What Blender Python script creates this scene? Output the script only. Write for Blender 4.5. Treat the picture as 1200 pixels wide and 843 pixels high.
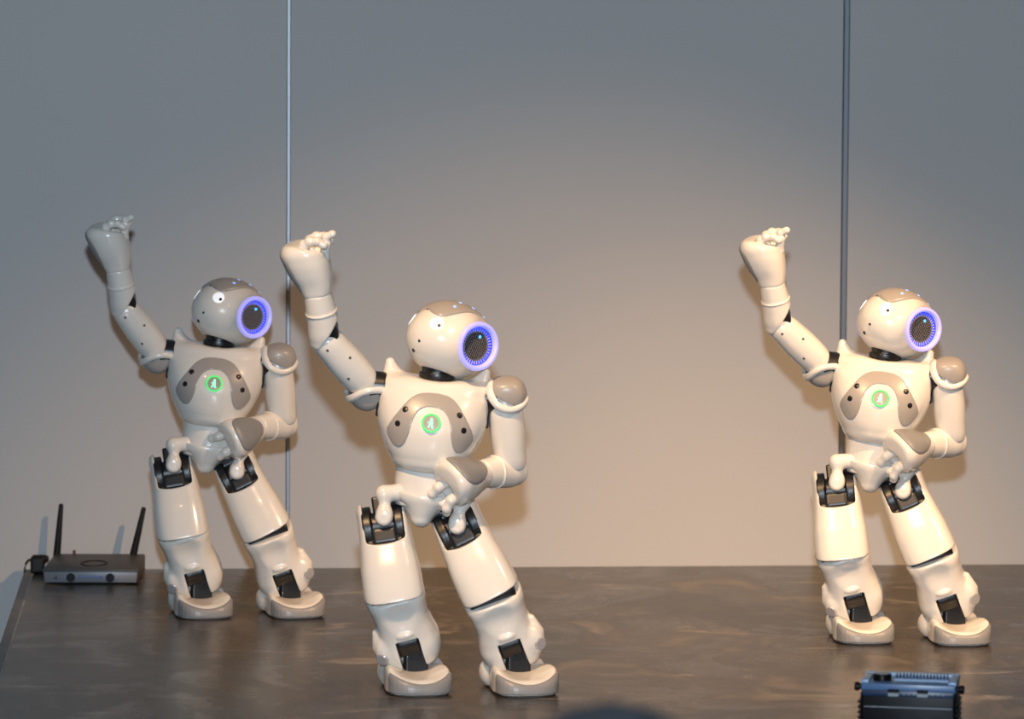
import bpy, bmesh, math, random
import numpy as np
from mathutils import Vector, Matrix
random.seed(7)
for o in list(bpy.data.objects): bpy.data.objects.remove(o)
scene = bpy.context.scene
COL = scene.collection
# ------------------------------------------------------------------ camera
FPX, IW, IH = 4200.0, 1200.0, 843.0
CAM = Vector((0, 0, 0.766))
PITCH = math.atan((421.5 - 170.0) / FPX)
ROLL = 0.006
def camera_basis():
    fwd = Vector((0, math.cos(PITCH), -math.sin(PITCH)))
    right0 = Vector((1, 0, 0)); up0 = right0.cross(fwd)
    right = right0 * math.cos(ROLL) + up0 * math.sin(ROLL)
    return right, right.cross(fwd), fwd
CR, CU, CF = camera_basis()
cam = bpy.data.cameras.new('camera'); camo = bpy.data.objects.new('camera', cam); COL.objects.link(camo)
camo.matrix_world = Matrix(((CR.x, CU.x, -CF.x, CAM.x), (CR.y, CU.y, -CF.y, CAM.y), (CR.z, CU.z, -CF.z, CAM.z), (0, 0, 0, 1)))
cam.sensor_width = 36.0; cam.lens = FPX / IW * 36.0
cam.clip_start = 0.05; cam.clip_end = 100
cam.dof.use_dof = True; cam.dof.focus_distance = 5.35; cam.dof.aperture_fstop = 7.5
scene.camera = camo
def ray(px, py):
    return (CF + CR * ((px - IW / 2) / FPX) + CU * ((IH / 2 - py) / FPX)).normalized()
def on_floor(px, py, z=0.0):
    r = ray(px, py); return CAM + r * ((z - CAM.z) / r.z)
def at_depth(px, py, y):
    r = ray(px, py); return CAM + r * ((y - CAM.y) / r.y)
# ------------------------------------------------------------------ world and lights
world = bpy.data.worlds.new('world'); scene.world = world; world.use_nodes = True
world.node_tree.nodes['Background'].inputs[0].default_value = (0.62, 0.80, 1.0, 1)
world.node_tree.nodes['Background'].inputs[1].default_value = 0.05
def aim(o, target):
    o.rotation_euler = (Vector(target) - o.location).to_track_quat('-Z', 'Y').to_euler()
def spot(name, loc, target, power, color, size, blend, radius):
    l = bpy.data.lights.new(name, 'SPOT'); l.energy = power; l.color = color
    l.spot_size = math.radians(size); l.spot_blend = blend; l.shadow_soft_size = radius
    o = bpy.data.objects.new(name, l); COL.objects.link(o); o.location = loc; aim(o, target); return o
# hot-shoe flash just above the lens, warm stage spots
spot('camera_flash', (0.0, -0.02, 1.02), (0, 6, 0.55), 640, (0.74, 0.87, 1.0), 60, 0.5, 0.035)
spot('stage_spot_right', (1.85, 3.85, 2.35), (0.08, 6.1, -0.20), 450, (1.0, 0.60, 0.31), 37, 1.0, 0.03)
spot('stage_spot_left', (-0.75, 2.9, 2.7), (0.62, 5.8, -0.22), 560, (1.0, 0.62, 0.32), 33, 1.0, 0.06)
vs = scene.view_settings
vs.view_transform = 'Standard'; vs.look = 'None'; vs.exposure = 0.0; vs.gamma = 1.0; vs.use_curve_mapping = False
# ------------------------------------------------------------------ materials
def mat(name, color, rough=0.4, metal=0.0, emit=None, estr=0.0, coat=0.0, spec=0.5, noise=None):
    m = bpy.data.materials.new(name); m.use_nodes = True
    nt = m.node_tree; b = nt.nodes['Principled BSDF']
    b.inputs['Base Color'].default_value = (*color, 1); b.inputs['Roughness'].default_value = rough
    b.inputs['Metallic'].default_value = metal; b.inputs['Coat Weight'].default_value = coat
    b.inputs['Specular IOR Level'].default_value = spec
    if emit:
        b.inputs['Emission Color'].default_value = (*emit, 1); b.inputs['Emission Strength'].default_value = estr
    if noise:
        sc, amt = noise
        tc = nt.nodes.new('ShaderNodeTexCoord'); n = nt.nodes.new('ShaderNodeTexNoise')
        n.inputs['Scale'].default_value = sc; n.inputs['Detail'].default_value = 4
        nt.links.new(tc.outputs['Object'], n.inputs['Vector'])
        mx = nt.nodes.new('ShaderNodeMix'); mx.data_type = 'RGBA'
        mx.inputs[6].default_value = (*[c * (1 - amt) for c in color], 1)
        mx.inputs[7].default_value = (*[min(1, c * (1 + amt)) for c in color], 1)
        nt.links.new(n.outputs['Fac'], mx.inputs[0]); nt.links.new(mx.outputs[2], b.inputs['Base Color'])
    return m
M = {}
M['white'] = mat('robot_white_plastic', (0.73, 0.70, 0.645), 0.24, coat=0.5, noise=(30, 0.03))
M['grey'] = mat('robot_grey_plastic', (0.34, 0.315, 0.29), 0.34, coat=0.2)
M['toe'] = mat('robot_toe_grey', (0.235, 0.235, 0.235), 0.4)
M['black'] = mat('robot_black_plastic', (0.012, 0.012, 0.014), 0.32)
M['motor'] = mat('robot_motor_black', (0.009, 0.0095, 0.011), 0.36)
M['silver'] = mat('robot_silver_cap', (0.46, 0.45, 0.45), 0.25, metal=0.3)
M['seam'] = mat('robot_seam', (0.10, 0.085, 0.075), 0.6)
M['earring'] = mat('ear_ring_light', (0.42, 0.42, 0.55), 0.3, emit=(0.30, 0.29, 1.0), estr=0.62)
M['earcup'] = mat('ear_cup_light', (0.05, 0.08, 0.5), 0.35, emit=(0.03, 0.05, 0.95), estr=0.75)
M['eardot'] = mat('ear_led', (0.1, 0.3, 0.9), 0.3, emit=(0.05, 0.45, 1.0), estr=1.5)
M['mesh'] = mat('speaker_mesh', (0.16, 0.155, 0.16), 0.45)
M['spoke'] = mat('speaker_spoke', (0.55, 0.52, 0.55), 0.4)
M['eye'] = mat('eye_light', (0.9, 0.9, 0.95), 0.3, emit=(0.92, 0.95, 1.0), estr=0.45)
M['green'] = mat('button_green_light', (0.05, 0.5, 0.12), 0.4, emit=(0.03, 0.75, 0.10), estr=0.8)
M['greenlogo'] = mat('button_logo_light', (0.3, 0.9, 0.5), 0.4, emit=(0.15, 1.0, 0.35), estr=1.3)
M['button'] = mat('button_grey', (0.33, 0.30, 0.27), 0.4)
M['capled'] = mat('cap_led', (0.3, 0.5, 0.9), 0.2, emit=(0.15, 0.4, 1.0), estr=0.8)
# ------------------------------------------------------------------ helpers
def tag(o, label=None, cat=None, group=None, kind=None):
    if label: o['label'] = label
    if cat: o['category'] = cat
    if group: o['group'] = group
    if kind: o['kind'] = kind
    return o
def link(name, mesh, parent=None, matrix=None):
    o = bpy.data.objects.new(name, mesh); COL.objects.link(o)
    if parent: o.parent = parent
    if matrix is not None: o.matrix_local = matrix
    return o
def empty(name, loc=(0, 0, 0), rz=0.0):
    o = bpy.data.objects.new(name, None); COL.objects.link(o); o.empty_display_size = 0.05
    o.location = loc; o.rotation_euler = (0, 0, rz); return o
def smooth(me, angle=38):
    me.polygons.foreach_set('use_smooth', [True] * len(me.polygons))
    me.set_sharp_from_angle(angle=math.radians(angle)); me.update()
# signed-distance modelling -------------------------------------------------
def smin(a, b, k):
    h = np.clip(0.5 + 0.5 * (b - a) / k, 0, 1); return b * (1 - h) + a * h - k * h * (1 - h)
def smax(a, b, k): return -smin(-a, -b, k)
def sphere(p, c, r): return np.sqrt((p[0]-c[0])**2 + (p[1]-c[1])**2 + (p[2]-c[2])**2) - r
def ellip(p, c, r):
    x, y, z = p[0]-c[0], p[1]-c[1], p[2]-c[2]
    k0 = np.sqrt((x/r[0])**2 + (y/r[1])**2 + (z/r[2])**2) + 1e-9
    k1 = np.sqrt((x/r[0]**2)**2 + (y/r[1]**2)**2 + (z/r[2]**2)**2) + 1e-9
    return k0 * (k0 - 1) / k1
def rbox(p, c, h, r):
    q = [np.abs(p[i]-c[i]) - (h[i]-r) for i in range(3)]
    out = np.sqrt(np.maximum(q[0], 0)**2 + np.maximum(q[1], 0)**2 + np.maximum(q[2], 0)**2)
    return out + np.minimum(np.maximum(q[0], np.maximum(q[1], q[2])), 0) - r
def capsule(p, a, b, r0, r1=None):
    r1 = r0 if r1 is None else r1
    ba = [b[i]-a[i] for i in range(3)]; L = sum(v*v for v in ba)
    t = np.clip(((p[0]-a[0])*ba[0] + (p[1]-a[1])*ba[1] + (p[2]-a[2])*ba[2]) / L, 0, 1)
    return np.sqrt(sum((p[i]-a[i]-t*ba[i])**2 for i in range(3))) - (r0 + (r1-r0)*t)
def cyl(p, c, axis, r, h, rd=0.001):
    i = 'xyz'.index(axis); j, k = [n for n in range(3) if n != i]
    d0 = np.sqrt((p[j]-c[j])**2 + (p[k]-c[k])**2) - r + rd; d1 = np.abs(p[i]-c[i]) - h + rd
    return np.minimum(np.maximum(d0, d1), 0) + np.sqrt(np.maximum(d0, 0)**2 + np.maximum(d1, 0)**2) - rd
def spline_table(keys, n=400):
    keys = sorted(keys); zs = np.array([k[0] for k in keys]); vals = np.array([k[1:] for k in keys], float)
    m = np.gradient(vals, zs, axis=0); zz = np.linspace(zs[0], zs[-1], n); out = np.zeros((n, vals.shape[1]))
    idx = np.clip(np.searchsorted(zs, zz) - 1, 0, len(zs) - 2); hh = zs[idx+1] - zs[idx]; t = (zz - zs[idx]) / hh
    for c in range(vals.shape[1]):
        out[:, c] = ((2*t**3-3*t**2+1)*vals[idx, c] + (t**3-2*t**2+t)*hh*m[idx, c] + (-2*t**3+3*t**2)*vals[idx+1, c] + (t**3-t**2)*hh*m[idx+1, c])
    return zz, out
def loft(p, tab, n=2.5, cap=0.006):
    # keys: (z, cx, cy, wx, wy)
    zz, o = tab; z = p[2]
    cx, cy, wx, wy = [np.interp(z, zz, o[:, i]) for i in range(4)]
    e = ((np.abs(p[0]-cx)/wx)**n + (np.abs(p[1]-cy)/wy)**n)**(1.0/n)
    d = (e - 1) * np.minimum(wx, wy)
    zc, hz = (zz[0]+zz[-1])/2, (zz[-1]-zz[0])/2
    return smax(d, np.abs(z-zc)-hz, cap)
def poly2(u, v, pts):
    d = np.full(u.shape, 1e9); s = np.ones(u.shape); n = len(pts)
    for i in range(n):
        ax, ay = pts[i]; bx, by = pts[i-1]; ex, ey = bx-ax, by-ay; wx, wy = u-ax, v-ay
        t = np.clip((wx*ex+wy*ey)/(ex*ex+ey*ey+1e-12), 0, 1); d = np.minimum(d, (wx-ex*t)**2+(wy-ey*t)**2)
        c1 = v >= ay; c2 = v < by; c3 = ex*wy > ey*wx
        s = np.where((c1 & c2 & c3) | (~c1 & ~c2 & ~c3), -s, s)
    return s*np.sqrt(d)
def catmull(pts, sub=4, closed=True):
    n = len(pts); out = []
    for i in range(n):
        p0, p1, p2, p3 = [np.array(pts[(i+k-1) % n], float) for k in range(4)]
        for j in range(sub):
            t = j/sub
            out.append(tuple(0.5*((2*p1)+(-p0+p2)*t+(2*p0-5*p1+4*p2-p3)*t*t+(-p0+3*p1-3*p2+p3)*t**3)))
    return out
def nets(name, f, lo, hi, h, material, newton=3, angle=38):
    lo = np.array(lo, float) - 2*h; hi = np.array(hi, float) + 2*h
    n = np.ceil((hi-lo)/h).astype(int) + 1
    ax = [lo[i] + h*np.arange(n[i]) for i in range(3)]
    V = f([g.astype(np.float64) for g in np.meshgrid(*ax, indexing='ij')])
    S = V < 0
    c = tuple(n-1); acc = np.zeros(c+(3,)); cnt = np.zeros(c)
    corner = lambda A, o: A[o[0]:o[0]+c[0], o[1]:o[1]+c[1], o[2]:o[2]+c[2]]
    for d in range(3):
        e1, e2 = [k for k in range(3) if k != d]
        for a in (0, 1):
            for b in (0, 1):
                o0 = [0, 0, 0]; o0[e1] = a; o0[e2] = b; o1 = list(o0); o1[d] = 1
                v0, v1 = corner(V, o0), corner(V, o1); cr = corner(S, o0) != corner(S, o1)
                t = np.where(cr, v0/np.where(cr, v0-v1, 1), 0)
                for k in range(3):
                    acc[..., k] += np.where(cr, o0[k] + (t if k == d else 0), 0)
                cnt += cr
    act = cnt > 0; ids = np.full(c, -1); ids[act] = np.arange(act.sum())
    ii = np.argwhere(act); P = lo + h*(ii + acc[act]/cnt[act][:, None])
    quads = []
    for d in range(3):
        e1, e2 = [(1, 2), (2, 0), (0, 1)][d]
        sl0 = [slice(1, n[k]-1) for k in range(3)]; sl0[d] = slice(0, n[d]-1); sl1 = list(sl0); sl1[d] = slice(1, n[d])
        s0, s1 = S[tuple(sl0)], S[tuple(sl1)]
        for flip, msk in ((False, s0 & ~s1), (True, ~s0 & s1)):
            q = np.argwhere(msk); off = np.array([1, 1, 1]); off[d] = 0; q = q + off
            if not len(q): continue
            u1 = np.zeros(3, int); u1[e1] = 1; u2 = np.zeros(3, int); u2[e2] = 1
            cc = [q-u1-u2, q-u2, q, q-u1]
            F = np.stack([ids[k[:, 0], k[:, 1], k[:, 2]] for k in cc], 1)
            quads.append(F[:, ::-1] if flip else F)
    Q = np.concatenate(quads)
    eps = h*0.05
    for _ in range(newton):
        g = [P[:, i].copy() for i in range(3)]; v = f(g); G = []
        for i in range(3):
            a = list(g); a[i] = g[i]+eps; b = list(g); b[i] = g[i]-eps; G.append((f(a)-f(b))/(2*eps))
        G = np.stack(G, 1); step = -(v/np.maximum((G*G).sum(1), 0.05))[:, None]*G
        L = np.linalg.norm(step, axis=1, keepdims=True); step *= np.minimum(1, 0.5*h/np.maximum(L, 1e-9)); P = P + step
    me = bpy.data.meshes.new(name); me.from_pydata(P.tolist(), [], Q.tolist()); me.materials.append(material)
    smooth(me, angle); return me
def mirror(f): return lambda p: f([-p[0], p[1], p[2]])
def both(name, f, lo, hi, h, material, **k):
    """meshes for robot's left (+x outer) and right side"""
    return {'L': nets(name, f, lo, hi, h, material, **k),
            'R': nets(name, mirror(f), (-hi[0], lo[1], lo[2]), (-lo[0], hi[1], hi[2]), h, material, **k)}
def basis(n):
    n = Vector(n).normalized(); a = Vector((0, 0, 1)) if abs(n.z) < 0.9 else Vector((1, 0, 0))
    u = a.cross(n).normalized(); return u, n.cross(u), n
def lathe(name, prof, material, c=(0, 0, 0), n=(0, 0, 1), seg=32, angle=38, caps=True):
    """profile of (radius, height) spun about n through c"""
    u, v, w = basis(n); c = Vector(c); P = []; F = []
    for r, hgt in prof:
        for i in range(seg):
            a = 2*math.pi*i/seg; P.append(c + u*(r*math.cos(a)) + v*(r*math.sin(a)) + w*hgt)
    for j in range(len(prof)-1):
        for i in range(seg):
            k = (i+1) % seg; F.append((j*seg+i, j*seg+k, (j+1)*seg+k, (j+1)*seg+i))
    if caps and prof[0][0] > 1e-6: F.append(tuple(reversed(range(seg))))
    if caps and prof[-1][0] > 1e-6: F.append(tuple(range((len(prof)-1)*seg, len(prof)*seg)))
    me = bpy.data.meshes.new(name); me.from_pydata([tuple(q) for q in P], [], F)
    bm = bmesh.new(); bm.from_mesh(me); bmesh.ops.remove_doubles(bm, verts=bm.verts, dist=1e-6)
    bmesh.ops.recalc_face_normals(bm, faces=bm.faces); bm.to_mesh(me); bm.free()
    me.materials.append(material); smooth(me, angle); return me
def disc(name, c, n, r, t, material, seg=24):
    return lathe(name, [(r, -t), (r, t*0.6), (r*0.9, t), (0, t)], material, c, n, seg)
def boxm(name, lo, hi, material, bev=0.002, seg=2, tf=None):
    bm = bmesh.new(); r = bmesh.ops.create_cube(bm, size=1)
    for v in bm.verts: v.co = Vector([(lo[i]+hi[i])/2 + v.co[i]*(hi[i]-lo[i]) for i in range(3)])
    if tf:
        for v in bm.verts: v.co = tf(v.co)
    if bev: bmesh.ops.bevel(bm, geom=list(bm.edges), offset=bev, segments=seg, affect='EDGES', profile=0.5)
    me = bpy.data.meshes.new(name); bm.to_mesh(me); bm.free(); me.materials.append(material); smooth(me, 30); return me
def tube(name, pts, radii, material, seg=12):
    if not hasattr(radii, '__len__'): radii = [radii]*len(pts)
    pts = [Vector(p) for p in pts]; P = []; F = []
    for i, p in enumerate(pts):
        t = (pts[min(i+1, len(pts)-1)]-pts[max(i-1, 0)]).normalized(); u, v, _ = basis(t)
        for k in range(seg):
            a = 2*math.pi*k/seg; P.append(tuple(p+u*radii[i]*math.cos(a)+v*radii[i]*math.sin(a)))
    for i in range(len(pts)-1):
        for k in range(seg):
            q = (k+1) % seg; F.append((i*seg+k, i*seg+q, (i+1)*seg+q, (i+1)*seg+k))
    F.append(tuple(reversed(range(seg)))); F.append(tuple(range((len(pts)-1)*seg, len(pts)*seg)))
    me = bpy.data.meshes.new(name); me.from_pydata(P, [], F); me.materials.append(material); smooth(me, 50); return me
def joined(name, meshes, material):
    P = []; F = []
    for m in meshes:
        o = len(P); P += [tuple(v.co) for v in m.vertices]; F += [tuple(o+i for i in q.vertices) for q in m.polygons]; bpy.data.meshes.remove(m)
    me = bpy.data.meshes.new(name); me.from_pydata(P, [], F); me.materials.append(material); smooth(me); return me
def surf(f, p0, d, tmax=0.2, n=400):
    """first surface hit of f going from p0 along d, and the normal"""
    p0 = np.array(p0, float); d = np.array(d, float); d /= np.linalg.norm(d)
    t = np.linspace(0, tmax, n); q = p0[None]+t[:, None]*d
    v = f([q[:, 0], q[:, 1], q[:, 2]]); k = int(np.argmax(v < 0)); a, b = v[k-1], v[k]
    tt = t[k-1] + (t[k]-t[k-1])*a/(a-b); P = p0+tt*d; e = 1e-4; G = []
    for i in range(3):
        A = P.copy(); A[i] += e; B = P.copy(); B[i] -= e
        G.append(float(f([A[0:1], A[1:2], A[2:3]])[0]-f([B[0:1], B[1:2], B[2:3]])[0]))
    return Vector(P), Vector(G).normalized()
# ------------------------------------------------------------------ setting
PSI = math.radians(5.5)                       # stage and wall turned against the lens axis
WX = Vector((math.cos(PSI), math.sin(PSI), 0)); WY = Vector((-math.sin(PSI), math.cos(PSI), 0))
WALL0 = on_floor(640, 664.5)
ROT = Matrix.Rotation(PSI, 4, 'Z')
def frame_at(p): return Matrix.Translation(Vector(p)) @ ROT
STAGE_H = 1.1
def wall_coord(px, py=None):
    """stage-aligned (x along wall, y away from wall toward lens) of a floor pixel"""
    d = on_floor(px, py) - WALL0; return d.dot(WX), d.dot(WY)
def wall_hit(px, py):
    r = ray(px, py); t = (WALL0-CAM).dot(WY)/r.dot(WY); q = CAM+r*t-WALL0; return q.dot(WX), q.z
m = bpy.data.materials.new('wall_paint'); m.use_nodes = True; nt = m.node_tree; b = nt.nodes['Principled BSDF']
b.inputs['Roughness'].default_value = 0.6; b.inputs['Specular IOR Level'].default_value = 0.25
tc = nt.nodes.new('ShaderNodeTexCoord'); n1 = nt.nodes.new('ShaderNodeTexNoise'); n1.inputs['Scale'].default_value = 1.3; n1.inputs['Detail'].default_value = 3
mx = nt.nodes.new('ShaderNodeMix'); mx.data_type = 'RGBA'; mx.inputs[6].default_value = (0.46, 0.455, 0.45, 1); mx.inputs[7].default_value = (0.50, 0.495, 0.485, 1)
n2 = nt.nodes.new('ShaderNodeTexNoise'); n2.inputs['Scale'].default_value = 420; n2.inputs['Detail'].default_value = 2
bp = nt.nodes.new('ShaderNodeBump'); bp.inputs['Strength'].default_value = 0.12; bp.inputs['Distance'].default_value = 0.001
L = nt.links; L.new(tc.outputs['Object'], n1.inputs['Vector']); L.new(tc.outputs['Object'], n2.inputs['Vector'])
L.new(n1.outputs['Fac'], mx.inputs[0]); L.new(mx.outputs[2], b.inputs['Base Color']); L.new(n2.outputs['Fac'], bp.inputs['Height']); L.new(bp.outputs[0], b.inputs['Normal'])
M['wall'] = m
M['wallcore'] = mat('wall_core', (0.08, 0.08, 0.085), 0.7)
M['strip'] = mat('strip_metal', (0.22, 0.235, 0.26), 0.42, metal=0.75)
# floor of the stage: dark scuffed laminate
m = bpy.data.materials.new('stage_laminate'); m.use_nodes = True; nt = m.node_tree; b = nt.nodes['Principled BSDF']; L = nt.links
tc = nt.nodes.new('ShaderNodeTexCoord')
def noise_node(scale, detail, rough, dist, stretch, rz=0.0):
    mp = nt.nodes.new('ShaderNodeMapping'); mp.inputs['Scale'].default_value = stretch; mp.inputs['Rotation'].default_value = (0, 0, rz)
    n = nt.nodes.new('ShaderNodeTexNoise'); n.inputs['Scale'].default_value = scale; n.inputs['Detail'].default_value = detail
    n.inputs['Roughness'].default_value = rough; n.inputs['Distortion'].default_value = dist
    L.new(tc.outputs['Object'], mp.inputs['Vector']); L.new(mp.outputs[0], n.inputs['Vector']); return n
def ramp(src, stops):
    r = nt.nodes.new('ShaderNodeValToRGB'); e = r.color_ramp.elements
    while len(e) < len(stops): e.new(0.5)
    for i, (pos, v) in enumerate(stops): e[i].position = pos; e[i].color = (*v, 1) if hasattr(v, '__len__') else (v, v, v, 1)
    L.new(src, r.inputs[0]); return r
na = noise_node(2.2, 5, 0.60, 0.6, (1, 1, 1)); nb = noise_node(4.5, 7, 0.66, 1.2, (1.1, 0.8, 1), 0.6); nc = noise_node(9, 6, 0.62, 1.1, (0.5, 1.1, 1), -0.5)
base = ramp(na.outputs['Fac'], [(0.32, (0.014, 0.0105, 0.0085)), (0.68, (0.055, 0.042, 0.031))])
sc1 = ramp(nb.outputs['Fac'], [(0.53, 0.0), (0.72, 0.75)]); sc2 = ramp(nc.outputs['Fac'], [(0.60, 0.0), (0.70, 0.9)])
add = nt.nodes.new('ShaderNodeMath'); add.operation = 'MAXIMUM'; L.new(sc1.outputs[0], add.inputs[0]); L.new(sc2.outputs[0], add.inputs[1])
mx = nt.nodes.new('ShaderNodeMix'); mx.data_type = 'RGBA'; L.new(add.outputs[0], mx.inputs[0]); L.new(base.outputs[0], mx.inputs[6]); mx.inputs[7].default_value = (0.26, 0.22, 0.18, 1)
L.new(mx.outputs[2], b.inputs['Base Color'])
rr = ramp(nb.outputs['Fac'], [(0.3, 0.20), (0.7, 0.38)]); L.new(rr.outputs[0], b.inputs['Roughness'])
bp = nt.nodes.new('ShaderNodeBump'); bp.inputs['Strength'].default_value = 0.015; bp.inputs['Distance'].default_value = 0.002; L.new(na.outputs['Fac'], bp.inputs['Height']); L.new(bp.outputs[0], b.inputs['Normal'])
M['stage'] = m
M['edge'] = mat('stage_edge_worn', (0.16, 0.155, 0.15), 0.5, noise=(25, 0.4))
M['hall'] = mat('hall_floor', (0.05, 0.05, 0.055), 0.7, noise=(8, 0.3))
# wall: core, panels and two metal strips
s1 = wall_hit(338, 300); s2 = wall_hit(989, 300)
wl, wr, wz0, wz1 = -2.6, 3.2, -STAGE_H, 2.2
wall = link('wall_back', boxm('wall_back', (wl, 0.012, wz0), (wr, 0.10, wz1), M['wallcore'], 0), None, frame_at(WALL0)); tag(wall, kind='structure')
xs = [wl, s1[0], s2[0], wr]
for i in range(3):
    link('panel', boxm('panel', (xs[i]+0.003, 0, wz0), (xs[i+1]-0.003, 0.016, wz1), M['wall'], 0.0008, 1), wall)
for i, (s, w) in enumerate(((s1, 0.0036), (s2, 0.0062))):
    prof = [(-w, 0.010), (-w, -0.001), (-w*0.6, -0.0035), (w*0.6, -0.0035), (w, -0.001), (w, 0.010)]
    P = [(x, y, z) for z in (wz0, wz1) for x, y in prof]; k = len(prof)
    F = [(j, (j+1) % k, k+(j+1) % k, k+j) for j in range(k)] + [tuple(reversed(range(k))), tuple(range(k, 2*k))]
    me = bpy.data.meshes.new('trim'); me.from_pydata(P, [], F); me.materials.append(M['strip'])
    o = link('trim_%d' % (i+1), me, None, frame_at(WALL0 + WX*s[0])); tag(o, kind='structure')
hall = link('floor', boxm('floor', (-4, -7.5, -0.1), (4.5, 0.1, 0), M['hall'], 0), None, frame_at(WALL0 + Vector((0, 0, -STAGE_H)))); tag(hall, kind='structure')
eL = wall_coord(33, 689)[0]; eO = wall_coord(28.8, 674)[0]
sfront = wall_coord(600, 985)[1]
stage = link('stage', boxm('stage', (eL, sfront, -STAGE_H), (3.0, -0.001, 0), M['stage'], 0.001, 1), None, frame_at(WALL0)); tag(stage, kind='structure')
link('edge_line', boxm('edge_line', (eL-0.001, sfront, -0.002), (eL+0.0018, -0.001, 0.0006), mat('edge_line_pale', (0.34, 0.33, 0.32), 0.5, noise=(18, 0.6)), 0), stage)
link('edge_strip', boxm('edge_strip', (eL-0.016, sfront, -0.05), (eL, -0.001, 0.0005), M['edge'], 0.001, 1), stage)
# ------------------------------------------------------------------ robot part meshes
RM = {}
# torso (origin: torso centre, -y front)
t_low = spline_table([(-0.014, 0, -0.004, 0.034, 0.036), (-0.008, 0, -0.004, 0.044, 0.046), (0.008, 0, -0.003, 0.0555, 0.057), (0.03, 0, -0.002, 0.0675, 0.064), (0.055, 0, -0.001, 0.0765, 0.066), (0.08, 0, 0.001, 0.0790, 0.060), (0.10, 0, 0.003, 0.0765, 0.050), (0.118, 0, 0.004, 0.068, 0.036), (0.124, 0, 0.004, 0.05, 0.026)])
t_waist = spline_table([(-0.062, 0, 0, 0.040, 0.038), (-0.04, 0, 0, 0.0425, 0.040), (-0.015, 0, 0, 0.0435, 0.041), (0.02, 0, 0, 0.045, 0.043)])
def f_chest(p):
    d = loft(p, t_low, 2.3, 0.010)
    q = [np.abs(p[0]), p[1], p[2]]
    horn = capsule(q, (0.058, 0.006, 0.098), (0.0675, 0.008, 0.1350), 0.0235, 0.0072)
    d = smin(d, horn, 0.014)
    dip = ellip(p, (0, -0.01, 0.147), (0.05, 0.06, 0.030))
    d = smax(d, -dip, 0.01)
    sh = cyl(q, (0.104, 0, 0.094), 'x', 0.028, 0.026)       # socket where the arm sits
    return smax(d, -sh, 0.004)
RM['torso'] = nets('torso', f_chest, (-0.085, -0.075, -0.016), (0.085, 0.075, 0.146), 0.002, M['white'])
RM['waist'] = nets('waist', lambda p: loft(p, t_waist, 2.4, 0.004), (-0.05, -0.05, -0.064), (0.05, 0.05, 0.022), 0.0025, M['white'])
out_half = [(0, .1015), (.018, .0995), (.032, .0915), (.0475, .071), (.0605, .047), (.0570, .034), (.0480, .0235), (.0390, .0225)]
in_half = [(.0330, .031), (.0290, .045), (.0265, .060), (.0210, .0725), (.0120, .0805), (0, .0825)]
poly = catmull(out_half + in_half + [(-x, z) for x, z in reversed(in_half[:-1])] + [(-x, z) for x, z in reversed(out_half[1:])], 3)
def f_panel(p):
    d = f_chest(p); r = poly2(p[0], p[2], poly)
    return smax(smax(np.abs(d) - 0.0016, r, 0.0012), p[1] + 0.01, 0.001)
RM['chest_panel'] = nets('chest_panel', f_panel, (-0.07, -0.075, 0.015), (0.07, -0.015, 0.108), 0.0013, M['grey'], newton=2, angle=50)
def f_seam(p):
    return smax(smax(np.abs(f_chest(p)) - 0.0017, np.abs(poly2(p[0], p[2], poly)+0.0000) - 0.0006, 0.0004), p[1] + 0.01, 0.001)
bp_, bn_ = surf(f_chest, (0, -0.2, 0.060), (0, 1, 0))
RM['chest_button'] = lathe('chest_button', [(0.0130, -0.004), (0.0130, 0.0012), (0.0100, 0.0016), (0, 0.0018)], M['button'], bp_, bn_)
RM['button_ring'] = lathe('button_ring', [(0.0106, 0.0005), (0.0132, 0.0005), (0.0136, 0.0016), (0.0128, 0.0024), (0.0110, 0.0024), (0.0106, 0.0005)], M['green'], bp_, bn_, caps=False)
def flat_shape(name, polys, c, n, t, material):
    u, v, w = basis(n); c = Vector(c); P = []; F = []
    for pts in polys:
        k = len(pts); o = len(P)
        for hgt in (0, t):
            for x, y in pts: P.append(tuple(c+u*x+v*y+w*hgt))
        F += [tuple(o+k+i for i in range(k)), tuple(o+i for i in reversed(range(k)))]
        F += [(o+i, o+(i+1) % k, o+k+(i+1) % k, o+k+i) for i in range(k)]
    me = bpy.data.meshes.new(name); me.from_pydata(P, [], F)
    bm = bmesh.new(); bm.from_mesh(me); bmesh.ops.recalc_face_normals(bm, faces=bm.faces); bm.to_mesh(me); bm.free()
    me.materials.append(material); return me
figure = [[(.0002+.0019*math.cos(a), .0055+.0019*math.sin(a)) for a in [i*math.pi/5 for i in range(10)]],
          [(-.0016, .0032), (.0018, .0036), (.0026, .0004), (.0002, -.0020), (-.0022, -.0012), (-.0010, .0008)],
          [(-.0016, .0032), (-.0044, .0004), (-.0038, -.0004), (-.0010, .0014)],
          [(-.0022, -.0012), (.0002, -.0020), (-.0022, -.0062), (-.0046, -.0062), (-.0030, -.0036)],
          [(.0002, -.0020), (.0022, -.0006), (.0028, -.0058), (.0044, -.0060), (.0040, -.0070), (.0012, -.0068)]]
RM['button_emblem'] = flat_shape('button_emblem', figure, bp_ + bn_*0.0017, bn_, 0.0006, M['greenlogo'])
holes = []
for sx in (-1, 1):
    for x, z in ((0.0375, 0.0745), (0.0455, 0.0545)):
        c, n = surf(f_chest, (sx*x, -0.2, z), (0, 1, 0))
        holes.append(lathe('sonar_hole', [(0.0043, 0.0), (0.0043, 0.0018), (0.0038, 0.0021), (0, 0.0021)], M['black'], c, n, 20))
RM['neck'] = nets('neck', lambda p: np.minimum(smin(cyl(p, (0, 0, 0.0), 'z', 0.022, 0.020, 0.003), sphere(p, (0, 0, 0.022), 0.021), 0.004), cyl(p, (0, 0, 0.006), 'z', 0.0255, 0.004, 0.0015)), (-0.03, -0.03, -0.022), (0.03, 0.03, 0.045), 0.002, M['motor'])
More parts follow.
